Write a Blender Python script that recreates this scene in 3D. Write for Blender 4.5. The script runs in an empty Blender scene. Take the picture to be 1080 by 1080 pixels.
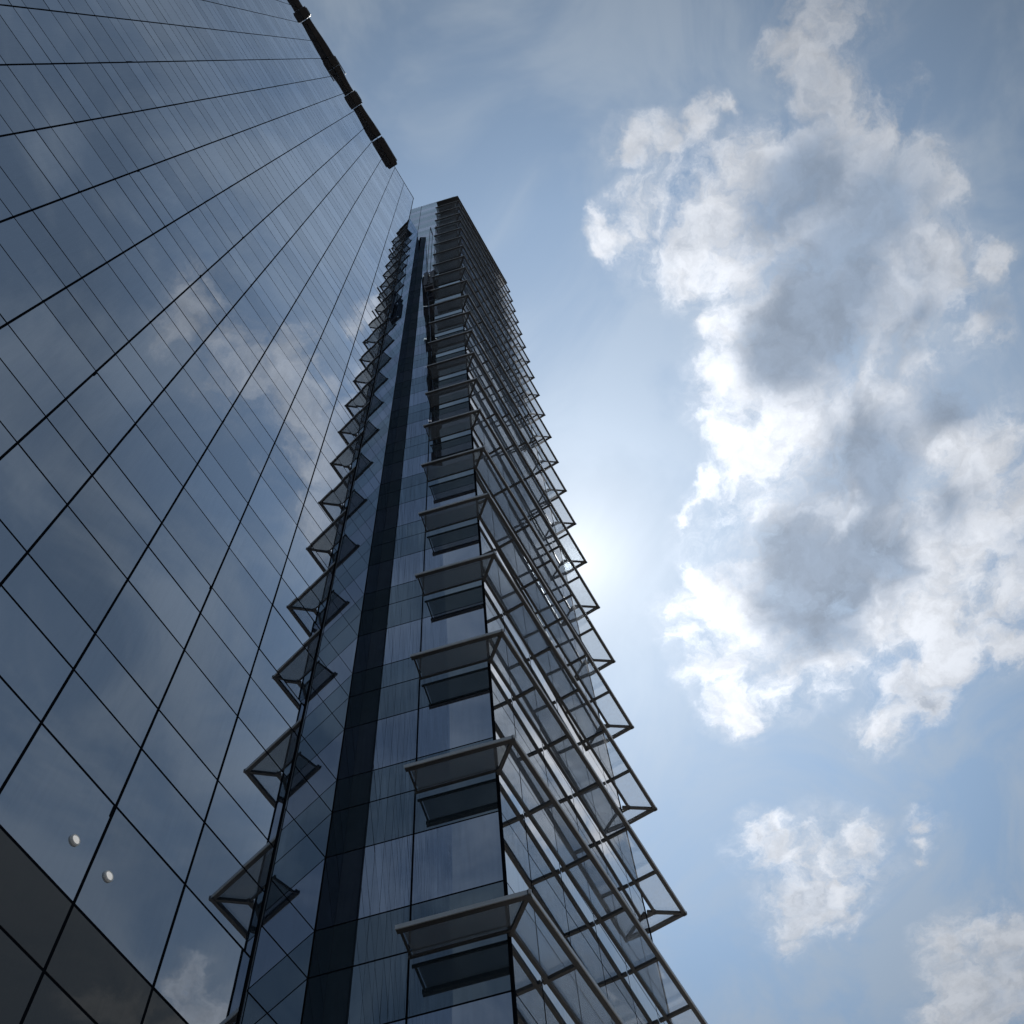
import bpy, bmesh, math, random
from mathutils import Vector, Matrix
random.seed(7)
S = 4.0          # one storey in metres: the plan below is written in storeys
H0 = 1.6         # eye height
sc = bpy.context.scene
col = sc.collection


def W(x, y, z):
    return Vector((x * S, y * S, z * S + H0))


# ------------------------------------------------------------------ sky and clouds
BODY = [(0.136,-0.253,0.0197),(0.161,-0.252,0.02),(0.192,-0.253,0.0235),(0.217,-0.259,0.0301),(0.221,-0.322,0.0126),(0.141,-0.096,0.0173),(0.153,-0.124,0.0189),(0.159,-0.15,0.0157),(0.146,-0.179,0.0124),(0.213,-0.176,0.0322),(0.231,-0.222,0.0418),(0.253,-0.275,0.0387),(0.298,-0.296,0.0329),(0.206,-0.087,0.0245),(0.203,-0.061,0.0148),(0.218,-0.048,0.0099),(0.243,-0.106,0.0348),(0.231,-0.144,0.0343),(0.277,-0.159,0.046),(0.294,-0.204,0.0627),(0.32,-0.255,0.052),(0.322,-0.318,0.0166),(0.371,-0.284,0.0343),(0.397,-0.327,0.0172),(0.435,-0.299,0.0212),(0.318,-0.095,0.019),(0.333,-0.113,0.0295),(0.38,-0.105,0.0428),(0.35,-0.158,0.0538),(0.369,-0.206,0.0487),(0.394,-0.247,0.0297),(0.379,-0.076,0.0161),(0.436,-0.127,0.0657),(0.46,-0.185,0.0585),(0.521,-0.223,0.0524),(0.582,-0.248,0.0422),(0.644,-0.247,0.0337),(0.447,-0.073,0.0352),(0.455,-0.01,0.016),(0.469,0.011,0.0095),(0.528,-0.085,0.0731),(0.567,-0.149,0.0776),(0.642,-0.194,0.0519),(0.548,0.022,0.0297),(0.521,0.027,0.0147),(0.591,-0.004,0.0563),(0.631,-0.048,0.0611),(0.647,-0.114,0.0608),(0.701,-0.16,0.0454),(0.717,-0.206,0.0371),(0.771,-0.2,0.0233),(0.636,0.045,0.0352),(0.684,0.063,0.0276),(0.68,0.006,0.0378),(0.685,-0.032,0.0209),(0.752,-0.107,0.0362),(0.754,-0.143,0.0382),(0.785,-0.061,0.0262),(0.794,-0.111,0.0217),(0.578,0.067,0.0122),(1.109,-0.006,0.0303),(1.133,-0.044,0.0457),(1.195,-0.008,0.0602),(1.206,-0.064,0.0783),(1.201,0.049,0.0264)]
THIN = [(0.071,-0.299,0.022),(0.072,-0.316,0.017),(0.10,-0.292,0.018),(0.135,-0.288,0.026),(0.847,0.125,0.0161),(0.88,0.114,0.021),(0.933,0.127,0.0239),(0.977,0.133,0.022),(0.975,0.099,0.0267),(0.942,0.064,0.0262),(0.906,0.025,0.0186),(1.005,0.151,0.0124),(0.901,0.081,0.0164),(1.007,0.087,0.0147),(0.927,-0.047,0.0105),(0.949,-0.033,0.0071),(0.967,-0.019,0.0071),(0.9,0.055,0.03),(0.95,0.09,0.03)]
GREY = [(0.31,-0.218,0.0403),(0.355,-0.207,0.0474),(0.369,-0.168,0.0367),(0.375,-0.122,0.023),(0.295,-0.252,0.0331),(0.25,-0.208,0.0277),(0.583,-0.06,0.0457),(0.598,-0.094,0.0517),(0.592,-0.133,0.0433),(0.614,-0.03,0.0344),(0.636,-0.057,0.0428),(0.488,-0.158,0.0317),(0.526,-0.167,0.0322),(0.498,-0.247,0.0239),(0.583,-0.223,0.0232),(0.432,-0.311,0.0176),(0.402,-0.244,0.0211)]
FAR = [(0.70, -0.235, 0.045), (0.62, -0.285, 0.05), (0.55, -0.27, 0.035),(0.681,-0.744,0.026),(0.715,-0.756,0.036),(0.706,-0.782,0.024),(0.655,-0.835,0.042),(0.735,-0.738,0.024),(0.80,-0.80,0.05)]
SUN = Vector((0.40791, 0.11705, 0.90549))
SUN_EL = math.asin(SUN.z)
SUN_AZ = math.atan2(SUN.x, SUN.y)


class NT:
    """small helper round a node tree"""
    def __init__(s, nt):
        s.nt = nt; s.n = nt.nodes; s.l = nt.links
        s.n.clear()

    def new(s, t, **kw):
        n = s.n.new(t)
        for k, v in kw.items():
            setattr(n, k, v)
        return n

    def put(s, sock, v):
        if hasattr(v, 'is_linked') or isinstance(v, bpy.types.NodeSocket):
            s.l.new(v, sock)
        else:
            sock.default_value = v

    def math(s, op, a, b=0.0, c=None, clamp=False):
        n = s.new('ShaderNodeMath', operation=op); n.use_clamp = clamp
        s.put(n.inputs[0], a); s.put(n.inputs[1], b)
        if c is not None: s.put(n.inputs[2], c)
        return n.outputs[0]

    def vec(s, op, a, b=None, scale=None):
        n = s.new('ShaderNodeVectorMath', operation=op)
        s.put(n.inputs[0], a)
        if b is not None: s.put(n.inputs[1], b)
        if scale is not None: s.put(n.inputs['Scale'], scale)
        return n.outputs['Value'] if op in ('DISTANCE', 'LENGTH', 'DOT_PRODUCT') else n.outputs[0]

    def ramp(s, v, a, b, to0=0.0, to1=1.0, smooth=True):
        n = s.new('ShaderNodeMapRange'); n.interpolation_type = 'SMOOTHSTEP' if smooth else 'LINEAR'
        s.put(n.inputs['Value'], v)
        n.inputs['From Min'].default_value = a; n.inputs['From Max'].default_value = b
        n.inputs['To Min'].default_value = to0; n.inputs['To Max'].default_value = to1
        return n.outputs['Result']

    def noise(s, v, scale, detail, rough=0.5, dist=0.0, w=None, out='Fac'):
        n = s.new('ShaderNodeTexNoise'); n.noise_dimensions = '3D'
        s.put(n.inputs['Vector'], v)
        n.inputs['Scale'].default_value = scale; n.inputs['Detail'].default_value = detail
        n.inputs['Roughness'].default_value = rough; n.inputs['Distortion'].default_value = dist
        return n.outputs[out]

    def mix(s, f, a, b, blend='MIX'):
        n = s.new('ShaderNodeMix', data_type='RGBA', blend_type=blend)
        s.put(n.inputs[0], f); s.put(n.inputs[6], a); s.put(n.inputs[7], b)
        return n.outputs[2]


def build_world():
    w = bpy.data.worlds.new('World'); sc.world = w; w.use_nodes = True
    t = NT(w.node_tree)
    out = t.new('ShaderNodeOutputWorld'); bg = t.new('ShaderNodeBackground')
    t.l.new(bg.outputs[0], out.inputs[0])
    bg.inputs['Strength'].default_value = SKY_STRENGTH
    sky = t.new('ShaderNodeTexSky', sky_type='NISHITA')
    sky.sun_disc = False; sky.sun_elevation = SUN_EL; sky.sun_rotation = SUN_AZ
    sky.altitude = 0; sky.air_density = 1.0; sky.dust_density = 0.2; sky.ozone_density = 1.0
    tc = t.new('ShaderNodeTexCoord'); d = tc.outputs['Generated']
    sep = t.new('ShaderNodeSeparateXYZ'); t.l.new(d, sep.inputs[0])
    z = t.math('MAXIMUM', sep.outputs[2], 0.08)
    cmb = t.new('ShaderNodeCombineXYZ')
    t.l.new(t.math('DIVIDE', sep.outputs[0], z), cmb.inputs[0]); t.l.new(t.math('DIVIDE', sep.outputs[1], z), cmb.inputs[1])
    q = cmb.outputs[0]                                   # the cloud layer, seen from below at unit height
    # haze round the sun and the clear sky away from it
    cs = t.vec('DOT_PRODUCT', d, tuple(SUN))
    ang = t.math('ARCCOSINE', t.math('MINIMUM', cs, 0.99999))
    glow1 = t.math('EXPONENT', t.math('MULTIPLY', ang, -16.0))
    glow2 = t.math('EXPONENT', t.math('MULTIPLY', ang, -4.2))
    base = sky.outputs[0]
    base = t.vec('MULTIPLY', base, SKY_TINT)
    dark = t.math('MULTIPLY', t.ramp(ang, 0.12, 0.62, 1.0, SKY_FALL, smooth=False), t.ramp(ang, 0.0, 0.30, 0.55, 1.0, smooth=False))
    base = t.vec('SCALE', base, scale=dark)
    thin = t.noise(q, 5.0, 5, 0.58, 0.9)                 # thin high veil
    veil = t.math('MULTIPLY_ADD', t.ramp(thin, 0.38, 0.66), 0.52, 0.15)
    veil = t.math('ADD', veil, t.ramp(ang, 0.20, 0.60, 0.0, 0.22, smooth=False))
    # cumulus
    wv = t.noise(q, 8.0, 2, 0.5, out='Color')
    wv2 = t.noise(q, 30.0, 4, 0.6, out='Color')
    q0 = t.vec('ADD', q, t.vec('SCALE', t.vec('SUBTRACT', wv, (0.5, 0.5, 0.5)), scale=0.075))
    q1 = t.vec('ADD', q0, t.vec('SCALE', t.vec('SUBTRACT', wv2, (0.5, 0.5, 0.5)), scale=0.045))

    def field(lst, pos, grow, soft):
        f = None
        for x, y, r in lst:
            dd = t.vec('DISTANCE', pos, (x, y, 0.0))
            v = t.math('MULTIPLY_ADD', dd, -1.0 / (r * grow), 1.0)
            f = v if f is None else t.math('SMOOTH_MAX', f, v, soft)
        return t.math('MAXIMUM', f, 0.0)
    fb = field(BODY + FAR, q1, 1.95, 0.22)
    ft = field(THIN, q1, 2.9, 0.30)
    fb = t.math('MAXIMUM', fb, t.math('MULTIPLY', ft, 0.80))
    n1 = t.noise(q1, 15.0, 10, 0.66, 0.25)
    dens = t.math('ADD', fb, t.math('MULTIPLY_ADD', n1, 2.0, -1.0))
    inside = t.ramp(fb, 0.0, 0.22)
    alpha = t.math('MULTIPLY', t.ramp(dens, 0.16, 0.85), inside)
    wisp = t.math('MULTIPLY', t.ramp(fb, 0.0, 0.40), t.ramp(n1, 0.36, 0.66))
    alpha = t.math('MAXIMUM', alpha, t.math('MULTIPLY', wisp, 0.45))
    fg = field(GREY, q0, 2.5, 0.45)
    n2 = t.noise(q1, 11.0, 5, 0.5)
    thick = t.ramp(t.math('ADD', fg, t.math('MULTIPLY_ADD', n2, 1.5, -0.75)), 0.10, 0.85)
    thick = t.math('MAXIMUM', thick, t.math('MULTIPLY', t.ramp(n2, 0.50, 0.68), t.ramp(dens, 0.55, 1.0, 0.0, 0.60)))
    bill = t.ramp(t.noise(q1, 30.0, 6, 0.6), 0.30, 0.70, 0.80, 1.06)
    lit = t.vec('SCALE', CLOUD_WHITE, scale=bill)
    lit = t.vec('SCALE', lit, scale=t.ramp(ang, 0.14, 0.52, 1.12, 0.42, smooth=False))
    gshade = t.vec('SCALE', CLOUD_GREY, scale=t.ramp(t.noise(q1, 18.0, 7, 0.6), 0.25, 0.75, 0.86, 1.30))
    cc = t.mix(t.math('MULTIPLY', thick, 0.93), lit, gshade)
    c = t.mix(veil, base, t.vec('SCALE', CLOUD_VEIL, scale=t.ramp(ang, 0.12, 0.62, 1.0, 0.36, smooth=False)))
    alpha = t.math('MULTIPLY', alpha, t.ramp(ang, 0.30, 0.55, 1.0, 0.78, smooth=False))
    c = t.mix(alpha, c, cc)
    g = t.math('ADD', t.math('MULTIPLY', glow1, GLOW[0]), t.math('MULTIPLY', glow2, GLOW[1]))
    gcol = t.vec('SCALE', (1.0, 0.98, 0.95), scale=g)
    c = t.vec('ADD', c, gcol)
    t.l.new(c, bg.inputs['Color'])


SKY_STRENGTH = 0.15
SKY_FALL = 0.29
CLOUD_WHITE = (4.85, 5.1, 5.55)
CLOUD_GREY = (1.16, 1.50, 2.02)
CLOUD_VEIL = (2.7, 3.3, 4.1)
SKY_TINT = (0.90, 1.01, 0.94)
GLOW = (3.3, 0.30)
build_world()

sun = bpy.data.lights.new('sun', 'SUN'); sun.energy = 3.0; sun.angle = math.radians(0.53); sun.color = (1.0, 0.95, 0.88)
so = bpy.data.objects.new('sun', sun); col.objects.link(so)
so.rotation_euler = (-SUN).to_track_quat('-Z', 'Y').to_euler(); so.location = SUN * 300

cam = bpy.data.cameras.new('camera'); co = bpy.data.objects.new('camera', cam); col.objects.link(co)
cam.sensor_width = 36; cam.lens = 36 * 1200 / 1080; cam.clip_end = 20000; cam.clip_start = 0.05
right = Vector((0.503339, -0.862298, -0.055606)); down = Vector((0.791204, 0.485795, -0.371482)); fwd = Vector((0.347341, 0.142985, 0.926774))
M = Matrix((( right.x, -down.x, -fwd.x, 0), (right.y, -down.y, -fwd.y, 0), (right.z, -down.z, -fwd.z, H0), (0, 0, 0, 1)))
co.matrix_world = M
sc.camera = co
sc.view_settings.view_transform = 'Standard'; sc.view_settings.look = 'None'
sc.view_settings.exposure = 0.42; sc.view_settings.gamma = 1.0

sc.cycles.max_bounces = 12; sc.cycles.glossy_bounces = 8; sc.cycles.transparent_max_bounces = 24
sc.cycles.use_adaptive_sampling = True; sc.cycles.adaptive_threshold = 0.02
sc.cycles.use_denoising = True
sc.cycles.sample_clamp_indirect = 6.0


# ------------------------------------------------------------------ materials
def material(name):
    m = bpy.data.materials.new(name); m.use_nodes = True
    t = NT(m.node_tree)
    o = t.new('ShaderNodeOutputMaterial')
    return m, t, o


def paint(name, c, rough=0.5, metal=0.0, var=0.15, scale=1.5):
    m, t, o = material(name)
    p = t.new('ShaderNodeBsdfPrincipled'); t.l.new(p.outputs[0], o.inputs[0])
    g = t.new('ShaderNodeNewGeometry')
    n = t.noise(g.outputs['Position'], scale, 5, 0.6)
    k = t.ramp(n, 0.25, 0.75, 1 - var, 1 + var)
    t.l.new(t.vec('SCALE', tuple(c), scale=k), p.inputs['Base Color'])
    t.l.new(t.ramp(n, 0.2, 0.8, rough * 0.85, min(1, rough * 1.15)), p.inputs['Roughness'])
    p.inputs['Metallic'].default_value = metal
    if name == 'joint': p.inputs['Specular IOR Level'].default_value = 0.0
    return m


def coated_glass(name, f0, tint, body, power=3.0, streak=0.0, wave=0.0):
    """reflective solar glass: a dark body under a mirror coat that gets stronger at a glancing view"""
    m, t, o = material(name)
    lw = t.new('ShaderNodeLayerWeight'); lw.inputs['Blend'].default_value = 0.5
    oi = t.new('ShaderNodeObjectInfo')
    g = t.new('ShaderNodeNewGeometry')
    pos = g.outputs['Position']
    f = t.math('POWER', lw.outputs['Facing'], power)
    f = t.math('MULTIPLY_ADD', f, 1.0 - f0, f0)
    # dust runs down the panes
    mp = t.new('ShaderNodeMapping'); t.l.new(pos, mp.inputs[0]); mp.inputs['Scale'].default_value = (6.0, 6.0, 0.25)
    st = t.noise(mp.outputs[0], 3.0, 5, 0.65)
    big = t.noise(pos, 0.35, 3, 0.5)
    dirt = t.math('MULTIPLY', t.ramp(st, 0.35, 0.80), t.ramp(big, 0.3, 0.7, 0.4, 1.0))
    f = t.math('MULTIPLY', f, t.math('MULTIPLY_ADD', dirt, -0.25 * (0.3 + streak), 1.0))
    rnd = t.math('FRACT', t.math('ADD', g.outputs['Random Per Island'], oi.outputs['Random']))
    f = t.math('MULTIPLY', f, t.math('MULTIPLY_ADD', rnd, 0.16, 0.92))
    gl = t.new('ShaderNodeBsdfGlossy'); gl.inputs['Color'].default_value = (*tint, 1)
    gl.inputs['Roughness'].default_value = 0.0
    df = t.new('ShaderNodeBsdfDiffuse')
    t.l.new(t.mix(t.math('MULTIPLY', dirt, 0.35 * (0.3 + streak)), (*body, 1), (0.10, 0.105, 0.11, 1)), df.inputs['Color'])
    if wave:
        wn = t.noise(pos, 0.9, 2, 0.5)
        b = t.new('ShaderNodeBump'); b.inputs['Strength'].default_value = 1.0; b.inputs['Distance'].default_value = wave
        t.l.new(wn, b.inputs['Height']); t.l.new(b.outputs[0], gl.inputs['Normal'])
    mx = t.new('ShaderNodeMixShader'); t.l.new(f, mx.inputs[0]); t.l.new(df.outputs[0], mx.inputs[1]); t.l.new(gl.outputs[0], mx.inputs[2])
    t.l.new(mx.outputs[0], o.inputs[0])
    return m


def fritted_glass(name, clear, col_, tcol):
    """tinted canopy glass with a printed dot frit"""
    m, t, o = material(name)
    tr = t.new('ShaderNodeBsdfTransparent'); tr.inputs[0].default_value = (*tcol, 1)
    df = t.new('ShaderNodeBsdfDiffuse'); df.inputs[0].default_value = (*col_, 1)
    tl = t.new('ShaderNodeBsdfTranslucent'); tl.inputs[0].default_value = (*col_, 1)
    gl = t.new('ShaderNodeBsdfGlossy'); gl.inputs['Color'].default_value = (0.8, 0.85, 0.9, 1); gl.inputs['Roughness'].default_value = 0.05
    a = t.new('ShaderNodeMixShader'); a.inputs[0].default_value = 0.65
    t.l.new(df.outputs[0], a.inputs[1]); t.l.new(tl.outputs[0], a.inputs[2])
    g = t.new('ShaderNodeNewGeometry')
    n = t.noise(g.outputs['Position'], 14.0, 3, 0.6)
    fr = t.ramp(n, 0.35, 0.65, clear - 0.03, clear + 0.03)
    b = t.new('ShaderNodeMixShader'); t.l.new(fr, b.inputs[0]); t.l.new(a.outputs[0], b.inputs[1]); t.l.new(tr.outputs[0], b.inputs[2])
    fn = t.new('ShaderNodeFresnel'); fn.inputs[0].default_value = 1.45
    c = t.new('ShaderNodeMixShader'); t.l.new(t.math('MULTIPLY', fn.outputs[0], 0.5), c.inputs[0]); t.l.new(b.outputs[0], c.inputs[1]); t.l.new(gl.outputs[0], c.inputs[2])
    t.l.new(c.outputs[0], o.inputs[0])
    return m


def lamp_lens():
    m, t, o = material('lamp_lens')
    e = t.new('ShaderNodeEmission'); e.inputs[0].default_value = (1.0, 0.97, 0.92, 1); e.inputs[1].default_value = 0.28
    d = t.new('ShaderNodeBsdfDiffuse'); d.inputs[0].default_value = (0.7, 0.7, 0.7, 1)
    a = t.new('ShaderNodeAddShader'); t.l.new(e.outputs[0], a.inputs[0]); t.l.new(d.outputs[0], a.inputs[1]); t.l.new(a.outputs[0], o.inputs[0])
    return m


MAT = dict(
    wall_glass=coated_glass('wall_glass', 0.50, (0.83, 0.89, 0.97), (0.012, 0.018, 0.027), 2.7, 0.0, 0.0003),
    wall_dark=coated_glass('wall_dark', 0.05, (0.75, 0.75, 0.72), (0.085, 0.083, 0.082), 3.6, 0.6, 0.0004),
    vision=coated_glass('vision', 0.50, (0.80, 0.87, 1.0), (0.016, 0.024, 0.040), 3.0, 0.5, 0.00012),
    spandrel=coated_glass('spandrel', 0.25, (0.74, 0.87, 0.97), (0.020, 0.031, 0.042), 3.0, 0.6, 0.00012),
    side_glass=coated_glass('side_glass', 0.46, (0.94, 0.95, 0.96), (0.02, 0.026, 0.034), 2.6, 0.5, 0.00012),
    joint=paint('joint', (0.006, 0.008, 0.012), 0.6),
    trim=paint('trim', (0.16, 0.165, 0.17), 0.4, 0.6),
    steel=paint('steel', (0.085, 0.083, 0.082), 0.45, 0.3),
    edge_highlight=paint('edge_highlight', (0.50, 0.50, 0.50), 0.4, 0.5),
    canopy=fritted_glass('canopy', 0.80, (0.42, 0.43, 0.45), (0.84, 0.87, 0.90)),
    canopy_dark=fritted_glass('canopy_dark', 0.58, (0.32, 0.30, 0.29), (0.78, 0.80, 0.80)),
    core=paint('core', (0.02, 0.022, 0.025), 0.8),
    roof=paint('roof', (0.25, 0.25, 0.24), 0.8),
    band=paint('band', (0.075, 0.065, 0.062), 0.5, 0.2),
    lamp_white=paint('lamp_white', (0.75, 0.75, 0.74), 0.35),
    lamp_glass=lamp_lens(),
    trim_dark=paint('trim_dark', (0.03, 0.032, 0.036), 0.45),
    post=paint('post', (0.20, 0.23, 0.26), 0.6),
    rope=paint('rope', (0.03, 0.03, 0.03), 0.7),
    cradle=paint('cradle', (0.05, 0.045, 0.055), 0.5, 0.3),
    cradle_rail=paint('cradle_rail', (0.35, 0.34, 0.36), 0.4, 0.5),
    asphalt=paint('asphalt', (0.05, 0.05, 0.052), 0.9, 0, 0.25, 0.4),
    paving=paint('paving', (0.24, 0.23, 0.22), 0.85, 0, 0.2, 0.7),
)


# ------------------------------------------------------------------ helpers
def add_box(bm, o, ax, ay, az):
    """box from corner o with three edge vectors"""
    o, ax, ay, az = map(Vector, (o, ax, ay, az))
    v = [bm.verts.new(o + ax * i + ay * j + az * k) for k in (0, 1) for j in (0, 1) for i in (0, 1)]
    fs = ((0, 2, 3, 1), (4, 5, 7, 6), (0, 1, 5, 4), (2, 6, 7, 3), (0, 4, 6, 2), (1, 3, 7, 5))
    for f in fs:
        bm.faces.new([v[i] for i in f])
    return v


def add_beam(bm, p0, p1, w, h):
    """level beam between two points: w across, h high, centred on the line"""
    p0, p1 = Vector(p0), Vector(p1)
    d = p1 - p0
    s = Vector((-d.y, d.x, 0))
    s = Vector((1, 0, 0)) if s.length < 1e-6 else s.normalized()
    u = d.cross(s).normalized()
    add_box(bm, p0 - s * w / 2 - u * h / 2, d, s * w, u * h)


def add_prism(bm, pts, z0, z1):
    lo = [bm.verts.new(Vector((x, y, z0))) for x, y in pts]
    hi = [bm.verts.new(Vector((x, y, z1))) for x, y in pts]
    n = len(pts)
    bm.faces.new(lo[::-1]); bm.faces.new(hi)
    for i in range(n):
        bm.faces.new((lo[i], lo[(i + 1) % n], hi[(i + 1) % n], hi[i]))


def add_tube(bm, p0, p1, r, seg=8):
    p0, p1 = Vector(p0), Vector(p1); d = (p1 - p0).normalized()
    a = d.orthogonal().normalized(); b = d.cross(a)
    r0 = [bm.verts.new(p0 + (a * math.cos(i * math.tau / seg) + b * math.sin(i * math.tau / seg)) * r) for i in range(seg)]
    r1 = [bm.verts.new(p1 + (a * math.cos(i * math.tau / seg) + b * math.sin(i * math.tau / seg)) * r) for i in range(seg)]
    for i in range(seg):
        bm.faces.new((r0[i], r0[(i + 1) % seg], r1[(i + 1) % seg], r1[i]))
    bm.faces.new(r0[::-1]); bm.faces.new(r1)


def obj(name, bm, mat, parent=None, loc=None, bevel=0.0):
    """link a bmesh as one object; its points are in world metres, kept relative to its parent"""
    bmesh.ops.recalc_face_normals(bm, faces=bm.faces)
    me = bpy.data.meshes.new(name)
    off = parent_world(parent) if parent else Vector((0, 0, 0))
    if bevel:
        bmesh.ops.bevel(bm, geom=bm.edges[:], offset=bevel, segments=1, affect='EDGES')
    if off.length:
        bmesh.ops.translate(bm, verts=bm.verts, vec=-off)
    bm.to_mesh(me); bm.free()
    me.materials.append(MAT[mat])
    o = bpy.data.objects.new(name, me); col.objects.link(o)
    if parent: o.parent = parent
    return o


def parent_world(p):
    v = Vector((0, 0, 0))
    while p:
        v = v + p.location; p = p.parent
    return v


def thing(name, label, cat, loc, group=None):
    o = bpy.data.objects.new(name, None); col.objects.link(o)
    o.location = loc; o['label'] = label; o['category'] = cat
    if group: o['group'] = group
    return o


PANES = {}


def pane_mesh(w, h, mat):
    key = (round(w, 3), round(h, 3), mat)
    if key not in PANES:
        bm = bmesh.new(); t = 0.03
        add_box(bm, (-w / 2, -t / 2, -h / 2), (w, 0, 0), (0, t, 0), (0, 0, h))
        bmesh.ops.recalc_face_normals(bm, faces=bm.faces)
        me = bpy.data.meshes.new('window'); bm.to_mesh(me); bm.free()
        me.materials.append(MAT[mat]); PANES[key] = me
    return PANES[key]


def facade(parent, spans, rows, gap_v, gap_h, keep, name='window', tilt=0.0012):
    """spans: ((x, y), (x, y)) plan segments in storeys, rows: (z0, z1, material).
    The panes nearest the street are objects of their own, the rest one mesh per material."""
    cells = []
    for (a, b) in spans:
        A, B = Vector((*a, 0)) * S, Vector((*b, 0)) * S
        u = (B - A).normalized(); n = Vector((u.y, -u.x, 0)); L = (B - A).length
        for z0, z1, mat in rows:
            w, h = L - gap_v, (z1 - z0) * S - gap_h
            if w < 0.05 or h < 0.05: continue
            c = (A + B) / 2; c.z = (z0 + z1) / 2 * S + H0
            c -= n * 0.015
            cells.append((u, n, w, h, c, mat))
    cells.sort(key=lambda q: -(q[2] * q[3]) * abs(q[1].dot((q[4] - Vector((0, 0, H0))).normalized())) / ((q[4] - Vector((0, 0, H0))).length_squared))
    rest = {}
    base = parent_world(parent)
    k = 0
    for u, n, w, h, c, mat in cells:
        d = (c - Vector((0, 0, H0)))
        R = Matrix(((u.x, -n.x, 0), (u.y, -n.y, 0), (0, 0, 1))) @ Matrix.Rotation(random.gauss(0, tilt), 3, 'Z') @ Matrix.Rotation(random.gauss(0, tilt), 3, 'X')
        me = pane_mesh(w, h, mat)
        x, y = d.dot(right) / d.dot(fwd), d.dot(down) / d.dot(fwd)
        seen = d.dot(fwd) > 0 and abs(x) < 0.5 and abs(y) < 0.5
        if k < keep and seen:
            o = bpy.data.objects.new(name, me); col.objects.link(o); o.parent = parent
            m4 = R.to_4x4(); m4.translation = c - base; o.matrix_local = m4; k += 1
        else:
            bm = rest.setdefault(mat, bmesh.new())
            vs = [bm.verts.new(R @ v.co + c) for v in me.vertices]
            for p in me.polygons: bm.faces.new([vs[i] for i in p.vertices])
    if rest:
        big = bmesh.new(); mats = list(rest)
        for i, m in enumerate(mats):
            tmp = bpy.data.meshes.new('tmp'); rest[m].to_mesh(tmp); rest[m].free()
            for p in tmp.polygons: p.material_index = i
            big.from_mesh(tmp); bpy.data.meshes.remove(tmp)
        o = obj(name, big, mats[0], parent)
        for m in mats[1:]: o.data.materials.append(MAT[m])
        o['kind'] = 'stuff'


def rows_between(k0, k1, big, small, lo=None, hi=None):
    out = []
    for k in range(k0, k1):
        for a, b, m in ((0.0, 0.315, small), (0.315, 0.562, small), (0.562, 1.0, big)):
            z0, z1 = k + a, k + b
            if lo is not None and z1 <= lo + 1e-6: continue
            if hi is not None and z0 >= hi - 1e-6: continue
            out.append((z0, min(z1, hi) if hi else z1, m))
    return out

# ------------------------------------------------------------------ ground
bm = bmesh.new(); add_box(bm, (-4000, -4000, -0.3), (8000, 0, 0), (0, 8000, 0), (0, 0, 0.3))
g = obj('ground', bm, 'asphalt'); g['kind'] = 'structure'
bm = bmesh.new(); add_box(bm, (-60, -9, 0.0), (100, 0, 0), (0, 50, 0), (0, 0, 0.12))
g = obj('pavement', bm, 'paving'); g['kind'] = 'structure'

# ------------------------------------------------------------------ the glass building beside the viewer
WY = 2.0                       # its street face
TOP = 24.72
lb = thing('glass_building', 'tall building with a flat mirror glass wall and thin dark joints', 'building', W(0, WY, -0.37))
bays = [-2.90, -2.545, -2.19, -1.83, -1.475, -1.118, -0.758, -0.397, -0.031, 0.330, 0.611, 0.969, 1.325, 1.68, 2.040]
farther = [-2.90 - 0.357 * i for i in range(18)][::-1]
rows = []
for k in range(0, 25):
    for a, b in ((-0.012, 0.306), (0.306, 0.553), (0.553, 0.988)):
        z0, z1 = k + a, min(k + b, TOP)
        if z0 < TOP - 0.02: rows.append((z0, z1, 'wall_dark' if z1 < 2.6 else 'wall_glass'))
facade(lb, [((a, WY), (b, WY)) for a, b in list(zip(bays, bays[1:])) + list(zip(farther, farther[1:]))], rows, 0.042, 0.044, 78, tilt=0.0018)
bm = bmesh.new(); add_box(bm, W(-9, WY + 0.02, -0.37), (11.0 * S, 0, 0), (0, 4 * S, 0), (0, 0, (TOP + 0.37) * S - 0.05))
obj('body', bm, 'core', lb)
for i, x in enumerate(bays[:-1]):
    bm = bmesh.new(); wd = 0.075 if i in (5, 7, 9, 12) else 0.05
    add_box(bm, W(x, WY, -0.37) + Vector((-wd / 2, 0.003, 0)), (wd, 0, 0), (0, 0.045, 0), (0, 0, (TOP + 0.37) * S))
    obj('mullion', bm, 'joint', lb)
for z0, z1, m in rows:
    bm = bmesh.new()
    add_box(bm, W(bays[0], WY, z0) + Vector((0, 0.005, -0.025)), ((2.040 - bays[0]) * S, 0, 0), (0, 0.040, 0), (0, 0, 0.05))
    obj('transom', bm, 'joint', lb)
# the free edge of the wall and its return
bm = bmesh.new(); add_box(bm, W(2.040, WY, -0.37) + Vector((0.0, -0.006, 0)), (0.035, 0, 0), (0, 0.13 * S, 0), (0, 0, (TOP + 0.37) * S))
obj('edge_post', bm, 'joint', lb)
bm = bmesh.new(); add_box(bm, W(2.040, WY, -0.37) + Vector((0.036, 0.024, 0)), (0.008, 0, 0), (0, 0.094 * S, 0), (0, 0, (TOP + 0.37) * S))
obj('edge_return', bm, 'post', lb)
bm = bmesh.new(); add_box(bm, W(2.040, WY, -0.37) + Vector((0.035, -0.003, 0)), (0.02, 0, 0), (0, 0.02, 0), (0, 0, (TOP + 0.37) * S))
obj('edge_trim', bm, 'trim_dark', lb)
bm = bmesh.new(); add_box(bm, W(bays[0], WY, TOP) + Vector((0, -0.02, 0.0)), ((2.056 - bays[0]) * S, 0, 0), (0, 0.5, 0), (0, 0, 0.12))
obj('coping', bm, 'trim', lb)
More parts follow.
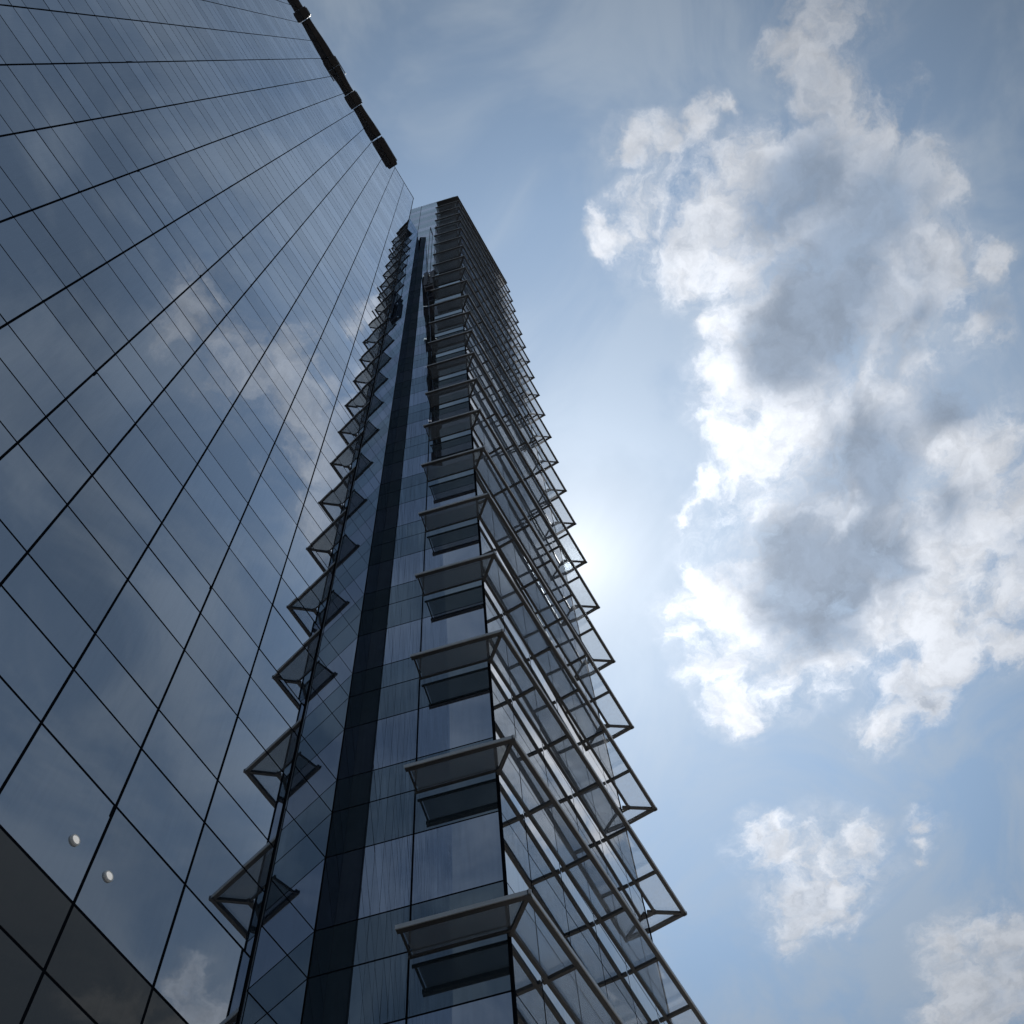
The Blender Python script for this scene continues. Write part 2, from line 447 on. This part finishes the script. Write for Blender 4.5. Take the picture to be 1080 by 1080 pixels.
# recessed wall between this building and the tower
RY, RTOP = 2.1, 22.70
facade(lb, [((2.050, RY), (2.4555, RY))], rows_between(1, 23, 'wall_glass', 'wall_glass', hi=RTOP), 0.03, 0.035, 22)
bm = bmesh.new(); add_prism(bm, [(p[0] * S, p[1] * S) for p in ((2.052, RY + 0.012), (2.447, RY + 0.012), (2.36, 2.44), (2.052, 2.44))], 0, RTOP * S + H0 - 0.02)
obj('recess_body', bm, 'core', lb)
for z0, z1, m in rows_between(1, 23, 'x', 'x', hi=RTOP):
    bm = bmesh.new(); add_box(bm, W(2.052, RY, z0) + Vector((0, 0.004, -0.03)), (0.398 * S, 0, 0), (0, 0.04, 0), (0, 0, 0.06))
    obj('transom', bm, 'joint', lb)
# two round lamps on the wall either side of a joint
for x in (1.325 - 0.082, 1.325 + 0.070):
    c = W(x, WY, 2.735)
    lampo = bpy.data.objects.new('wall_lamp', None); col.objects.link(lampo); lampo.parent = lb; lampo.location = c - lb.location
    bm = bmesh.new()
    N = 28
    prof = ((0.072, 0.0), (0.072, 0.022), (0.064, 0.032), (0.054, 0.030), (0.050, 0.015))
    rings = [[bm.verts.new(c + Vector((math.cos(i * math.tau / N) * r, -d, math.sin(i * math.tau / N) * r))) for i in range(N)] for r, d in prof]
    for a, b in zip(rings, rings[1:]):
        for i in range(N): bm.faces.new((a[i], a[(i + 1) % N], b[(i + 1) % N], b[i]))
    o = obj('rim', bm, 'lamp_white', lampo)
    bm = bmesh.new()
    prof = ((0.050, 0.013), (0.045, 0.028), (0.032, 0.040), (0.014, 0.046))
    rings = [[bm.verts.new(c + Vector((math.cos(i * math.tau / N) * r, -d, math.sin(i * math.tau / N) * r))) for i in range(N)] for r, d in prof]
    for a, b in zip(rings, rings[1:]):
        for i in range(N): bm.faces.new((a[i], a[(i + 1) % N], b[(i + 1) % N], b[i]))
    bm.faces.new(rings[-1])
    obj('lens', bm, 'lamp_glass', lampo)
# the wavy dark band of boxes under the roof edge
tr = bpy.data.objects.new('roof_trim', None); col.objects.link(tr); tr.parent = lb; tr.location = W(0, WY, 24.4) - lb.location


def band_piece(name, path, mat, hgt):
    """path: (x, inner offset, outer offset, underside height) along the wall"""
    bm = bmesh.new(); rings = []
    for x, a, b, z in path:
        rings.append([bm.verts.new(W(x, WY - y, zz)) for y, zz in ((a, z), (b, z), (b, z + hgt), (a, z + hgt))])
    for p, q in zip(rings, rings[1:]):
        for i in range(4): bm.faces.new((p[i], p[(i + 1) % 4], q[(i + 1) % 4], q[i]))
    bm.faces.new(rings[0]); bm.faces.new(rings[-1][::-1])
    return obj(name, bm, mat, tr)


def ribbon(x0, x1, a0, a1, b0, b1, ph, n=18, z=23.42):
    """a strip whose inner and outer edges wave along the roof line"""
    out = []
    for i in range(n + 1):
        f = i / n; w = 0.5 + 0.5 * math.cos(ph + math.pi * 1.15 * f)
        out.append((x0 + (x1 - x0) * f, a0 + (a1 - a0) * w, b0 + (b1 - b0) * w, z))
    return out


for x0, x1, ph in ((-3.0, -2.14, 0.0), (-1.915, -1.13, math.pi), (-0.91, -0.36, 0.2), (-0.07, 0.63, 2.9)):
    band_piece('ribbon', ribbon(x0, x1, 0.004, 0.004, 0.094, 0.122, ph, z=24.40), 'band', 0.12)
for x0, x1, b in ((-2.13, -1.93, 0.135), (-1.125, -0.915, 0.125), (-0.355, -0.075, 0.130), (0.40, 0.60, 0.118)):
    band_piece('block', [(x0, 0.004, b, 24.37), (x1, 0.004, b, 24.37)], 'band', 0.14)
band_piece('block', [(0.655, 0.004, 0.118, 24.40), (1.20, 0.004, 0.114, 24.40), (1.28, 0.004, 0.095, 24.40)], 'band', 0.14)
for x0, x1, y in ((-2.10, -1.95, 0.148), (-1.09, -0.70, 0.142), (-0.32, -0.12, 0.143), (0.70, 1.22, 0.132)):
    bm = bmesh.new(); add_box(bm, W(x0, WY - y, 24.44), ((x1 - x0) * S, 0, 0), (0, 0.05, 0), (0, 0, 0.10 * S))
    obj('front_plate', bm, 'trim', tr)

# ------------------------------------------------------------------ the office tower with the glass canopies
C = Vector((2.650, 1.347)); Fd = Vector((-0.2487, 0.9686)).normalized(); Fn = Vector((-Fd.y, Fd.x))
if Fn.x > 0: Fn = -Fn
G1 = Vector((4.555, 1.415)); Gd = (G1 - C).normalized()
ROOF = 26.70
tw = thing('office_tower', 'slim blue glass office tower with canopies jutting out at every storey', 'building', W(3.4, 2.0, -0.37))
fp = lambda t: tuple(C + Fd * t)
gx = lambda x: (x, C.y + (x - C.x) * Gd.y / Gd.x)
trows = rows_between(0, 27, 'vision', 'spandrel', hi=ROOF)
gbays = [2.650, 2.904, 3.261, 3.618, 3.975, 4.332, 4.555]
spans = [(fp(0.7774), fp(0.3836)), (fp(0.3836), fp(0.0))]
gspans = [(gx(a), gx(b)) for a, b in zip(gbays, gbays[1:])]
facade(tw, spans, trows, 0.035, 0.035, 60, tilt=0.0005)
facade(tw, gspans, rows_between(0, 27, 'side_glass', 'side_glass', hi=ROOF), 0.035, 0.035, 40, tilt=0.0008)
facade(tw, [(fp(1.45), fp(1.08)), (fp(1.08), fp(0.7774))], [r for r in trows if r[1] > 22.8], 0.035, 0.035, 0, tilt=0.0008)
side = [(4.555, 1.415), (4.565, 1.77), (4.577, 2.13), (4.588, 2.49), (4.60, 2.85)]
facade(tw, list(zip(side, side[1:])), trows, 0.035, 0.035, 0, tilt=0.0008)
e = 0.02
ic = C - Fn * e * 1.0 + Vector((0.0, e))
far = fp(1.45)
bm = bmesh.new()
add_prism(bm, [(p[0] * S, p[1] * S) for p in ((ic.x, ic.y), (4.535, 1.437), (4.58, 2.84), (far[0] + 0.03, 2.84))], 0, ROOF * S + H0 - 0.02)
obj('body', bm, 'core', tw)
bm = bmesh.new()
add_prism(bm, [(p[0] * S, p[1] * S) for p in (C, G1, (4.60, 2.85), far)], ROOF * S + H0, ROOF * S + H0 + 0.12)
obj('roof', bm, 'trim', tw)
# vertical joints and corner posts
for p, d, nrm, w_ in [(fp(0.3836), Fd, Fn, 0.06)] + [(gx(x), Gd, Vector((Gd.y, -Gd.x)), 0.045) for x in gbays[1:-1]]:
    bm = bmesh.new(); p3 = Vector((p[0] * S, p[1] * S, 0)); d3 = Vector((*d, 0)); n3 = Vector((*nrm, 0))
    add_box(bm, p3 - d3 * w_ / 2 - n3 * 0.05, d3 * w_, n3 * 0.047, (0, 0, ROOF * S + H0 - 0.03))
    obj('mullion', bm, 'joint', tw)
bm = bmesh.new(); p3 = Vector((C.x * S, C.y * S, 0))
add_prism(bm, [(p3.x + a, p3.y + b) for a, b in ((-0.012, -0.012), (0.035, -0.012), (0.035, 0.035), (-0.020, 0.030))], 0, ROOF * S + H0 - 0.01)
obj('corner_post', bm, 'joint', tw)
bm = bmesh.new(); add_box(bm, Vector((4.548 * S, 1.412 * S, 0)), (0.04, 0, 0), (0, 0.04, 0), (0, 0, ROOF * S + H0 - 0.01))
obj('corner_post', bm, 'joint', tw)
inw = lambda p, n_, k: Vector((p[0], p[1])) - n_ * k
for z0, z1, m in trows:
    if z0 < 2.5: continue
    bm = bmesh.new(); z = z0 * S + H0
    for a, b, nrm in ((fp(0.01), fp(0.775), Fn), (gx(2.66), gx(4.54), Vector((Gd.y, -Gd.x)))):
        a3, b3, n3 = Vector((a[0] * S, a[1] * S, z - 0.03)), Vector((b[0] * S, b[1] * S, z - 0.03)), Vector((*nrm, 0))
        add_box(bm, a3 - n3 * 0.045, b3 - a3, n3 * 0.040, (0, 0, 0.06))
    obj('transom', bm, 'joint', tw)

# one canopy: steel frame carrying fritted glass, held off the glazing on brackets
A0, A1, A2, A3 = Vector((2.409, 1.663)), Vector((2.528, 1.199)), Vector((4.690, 1.229)), Vector((4.735, 2.60))
B0 = Vector(fp(0.366)) + Fn * 0.022
B2, B3 = Vector((4.588, 1.372)), Vector((4.628, 2.60))
B1 = Vector(fp(-0.0)) + Fn * 0.022
B1 = Vector((2.631, 1.327))
V3 = lambda p, z=0.0: Vector((p.x * S, p.y * S, z))
outx = lambda x: A1 + (A2 - A1) * ((x - A1.x) / (A2.x - A1.x))
inx = lambda x: B1 + (B2 - B1) * ((x - B1.x) / (B2.x - B1.x))


def make_canopy(z):
    r = bpy.data.objects.new('sunshade', None); col.objects.link(r); r.parent = tw
    base = V3((A1 + A2) / 2, z * S + H0)
    r.location = base - tw.location
    zc = z * S + H0

    def beam(name, a, b, w_, h_, mat, dz=0.0):
        bm = bmesh.new(); add_beam(bm, V3(a, zc + dz), V3(b, zc + dz), w_, h_); obj(name, bm, mat, r)
    ow, oh = 0.075, 0.11
    for a, b in ((A0, A1), (A1, A2), (A2, A3)):
        d = (b - a).normalized() * 0.013
        beam('outer_beam', a - d, b + d, ow, oh if a is not A0 else 0.085, 'steel')
        n_ = Vector((d.y, -d.x)).normalized() * ((ow / 2 + 0.008) / S)
        beam('lit_edge', a + n_ - d * 1.2, b + n_ + d * 1.2, 0.016, oh * 0.8, 'edge_highlight', 0.01)  # paler strip: sky light on the beam's outer face, put into its colour
    for a, b in ((B0, B1), (B1, B2), (B2, B3)):
        d = (b - a).normalized() * 0.012
        beam('inner_beam', a - d, b + d, 0.065 if a is not B0 else 0.035, 0.085 if a is not B0 else 0.05, 'steel', -0.004)
    br = [(A0, B0)]
    xs = gbays[1:-1]
    br += [(outx(x), Vector(gx(x)) + Vector((0, -0.004))) for x in xs]
    br += [(A1, C + (C - A1) * -0.03), (A2, B2 + (B2 - A2) * 0.25)]
    side_r = [(A2.lerp(A3, f), B2.lerp(B3, f)) for f in (0.33, 0.66, 1.0)]
    for a, b in br + side_r:
        beam('bracket', a, b, 0.06 if a is not A0 else 0.03, 0.075 if a is not A0 else 0.05, 'steel', -0.008)
    lines = [(outx(x), inx(x)) for x in xs]
    cells = [(A0, B0, A1, B1)]
    pr = [(A1, B1)] + lines + [(A2, B2)]
    cells += [(a[0], a[1], b[0], b[1]) for a, b in zip(pr, pr[1:])]
    pr = [(A2, B2)] + side_r
    cells += [(a[0], a[1], b[0], b[1]) for a, b in zip(pr, pr[1:])]
    for a, b, c, d in cells:
        bm = bmesh.new(); m_ = (a + b + c + d) / 4
        q = [m_ + (p - m_) * 0.97 for p in (a, c, d, b)]
        add_prism(bm, [(p.x * S, p.y * S) for p in q], zc + 0.03, zc + 0.05)
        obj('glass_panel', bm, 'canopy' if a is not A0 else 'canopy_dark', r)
    return r


LEVELS = [k + 0.26 for k in range(2, 25)]
first = make_canopy(LEVELS[0])
kids = list(first.children)
shades = {LEVELS[0]: first}
for z in LEVELS[1:]:
    r = first.copy(); col.objects.link(r); r.location.z = first.location.z + (z - LEVELS[0]) * S
    for ch in kids:
        c2 = ch.copy(); col.objects.link(c2); c2.parent = r
    shades[z] = r
# the roof slab juts out as far as the canopies on the same two sides
bm = bmesh.new()
q = [A0 + (A0 - B0) * 0.02, A1, A2, A3, B3, Vector((4.56, 1.41)), C + Vector((0.0, -0.004)), Vector(fp(0.366)) + Fn * 0.004]
add_prism(bm, [(p.x * S, p.y * S) for p in q], 25.22 * S + H0, 25.22 * S + H0 + 0.14)
obj('roof_slab', bm, 'steel', tw)

# ------------------------------------------------------------------ cradle hanging in front of the tower
gp = Vector(fp(0.44)) + Fn * 0.070
gz0, gz1 = 16.0, 17.1
rtop = 22.2
cr = thing('maintenance_cradle', 'dark upright work cradle hung on ropes against the front of the tower', 'cradle', V3(gp, gz0 * S + H0))
f3, n3 = Vector((*Fd, 0)), Vector((*Fn, 0))
hw, hd = 0.24, 0.11
zb, zt = gz0 * S + H0, gz1 * S + H0
for sx in (-1, 1):
    for sy in (-1, 1):
        bm = bmesh.new(); q = V3(gp) + f3 * hw * sx + n3 * hd * sy
        add_tube(bm, q + Vector((0, 0, zb)), q + Vector((0, 0, zt)), 0.035); obj('post', bm, 'cradle_rail', cr)
for i in range(7):
    z = zb + (zt - zb) * i / 6
    bm = bmesh.new()
    pts = [V3(gp, z) + f3 * hw * sx + n3 * hd * sy for sx, sy in ((-1, -1), (1, -1), (1, 1), (-1, 1))]
    for a, b in zip(pts, pts[1:] + pts[:1]): add_tube(bm, a, b, 0.025)
    obj('rail', bm, 'cradle_rail', cr)
bm = bmesh.new(); add_box(bm, V3(gp, zb) - f3 * hw - n3 * hd, f3 * hw * 2, n3 * hd * 2, (0, 0, 0.06)); obj('floor', bm, 'cradle', cr)
for sx in (-1, 1):
    bm = bmesh.new(); add_box(bm, V3(gp, zb + 0.2) + f3 * (hw + 0.04) * sx - n3 * hd * 0.9 - f3 * 0.02, f3 * 0.03, n3 * hd * 1.8, (0, 0, (zt - zb) * 0.93)); obj('side_sheet', bm, 'cradle', cr)
    bm = bmesh.new(); add_box(bm, V3(gp, zb + 0.3) + f3 * (0.08 if sx > 0 else -0.30) + n3 * (hd + 0.05), f3 * 0.22, n3 * 0.03, (0, 0, (zt - zb) * 0.86)); obj('front_sheet', bm, 'cradle', cr)
    bm = bmesh.new(); add_tube(bm, V3(gp, zt) + f3 * 0.22 * sx, V3(gp, rtop * S + H0) + f3 * 0.22 * sx, 0.018, 6); obj('rope', bm, 'rope', cr)
    bm = bmesh.new(); q = V3(gp, zt) + f3 * 0.22 * sx
    add_box(bm, q + Vector((-0.12, -0.12, -0.1)), (0.24, 0, 0), (0, 0.24, 0), (0, 0, 0.5)); obj('hoist', bm, 'cradle', cr)
for sx in (-1, 1):
    bm = bmesh.new(); q = V3(gp, rtop * S + H0) + f3 * 0.22 * sx
    add_tube(bm, q, q - n3 * 0.27, 0.04); obj('davit', bm, 'trim', cr)
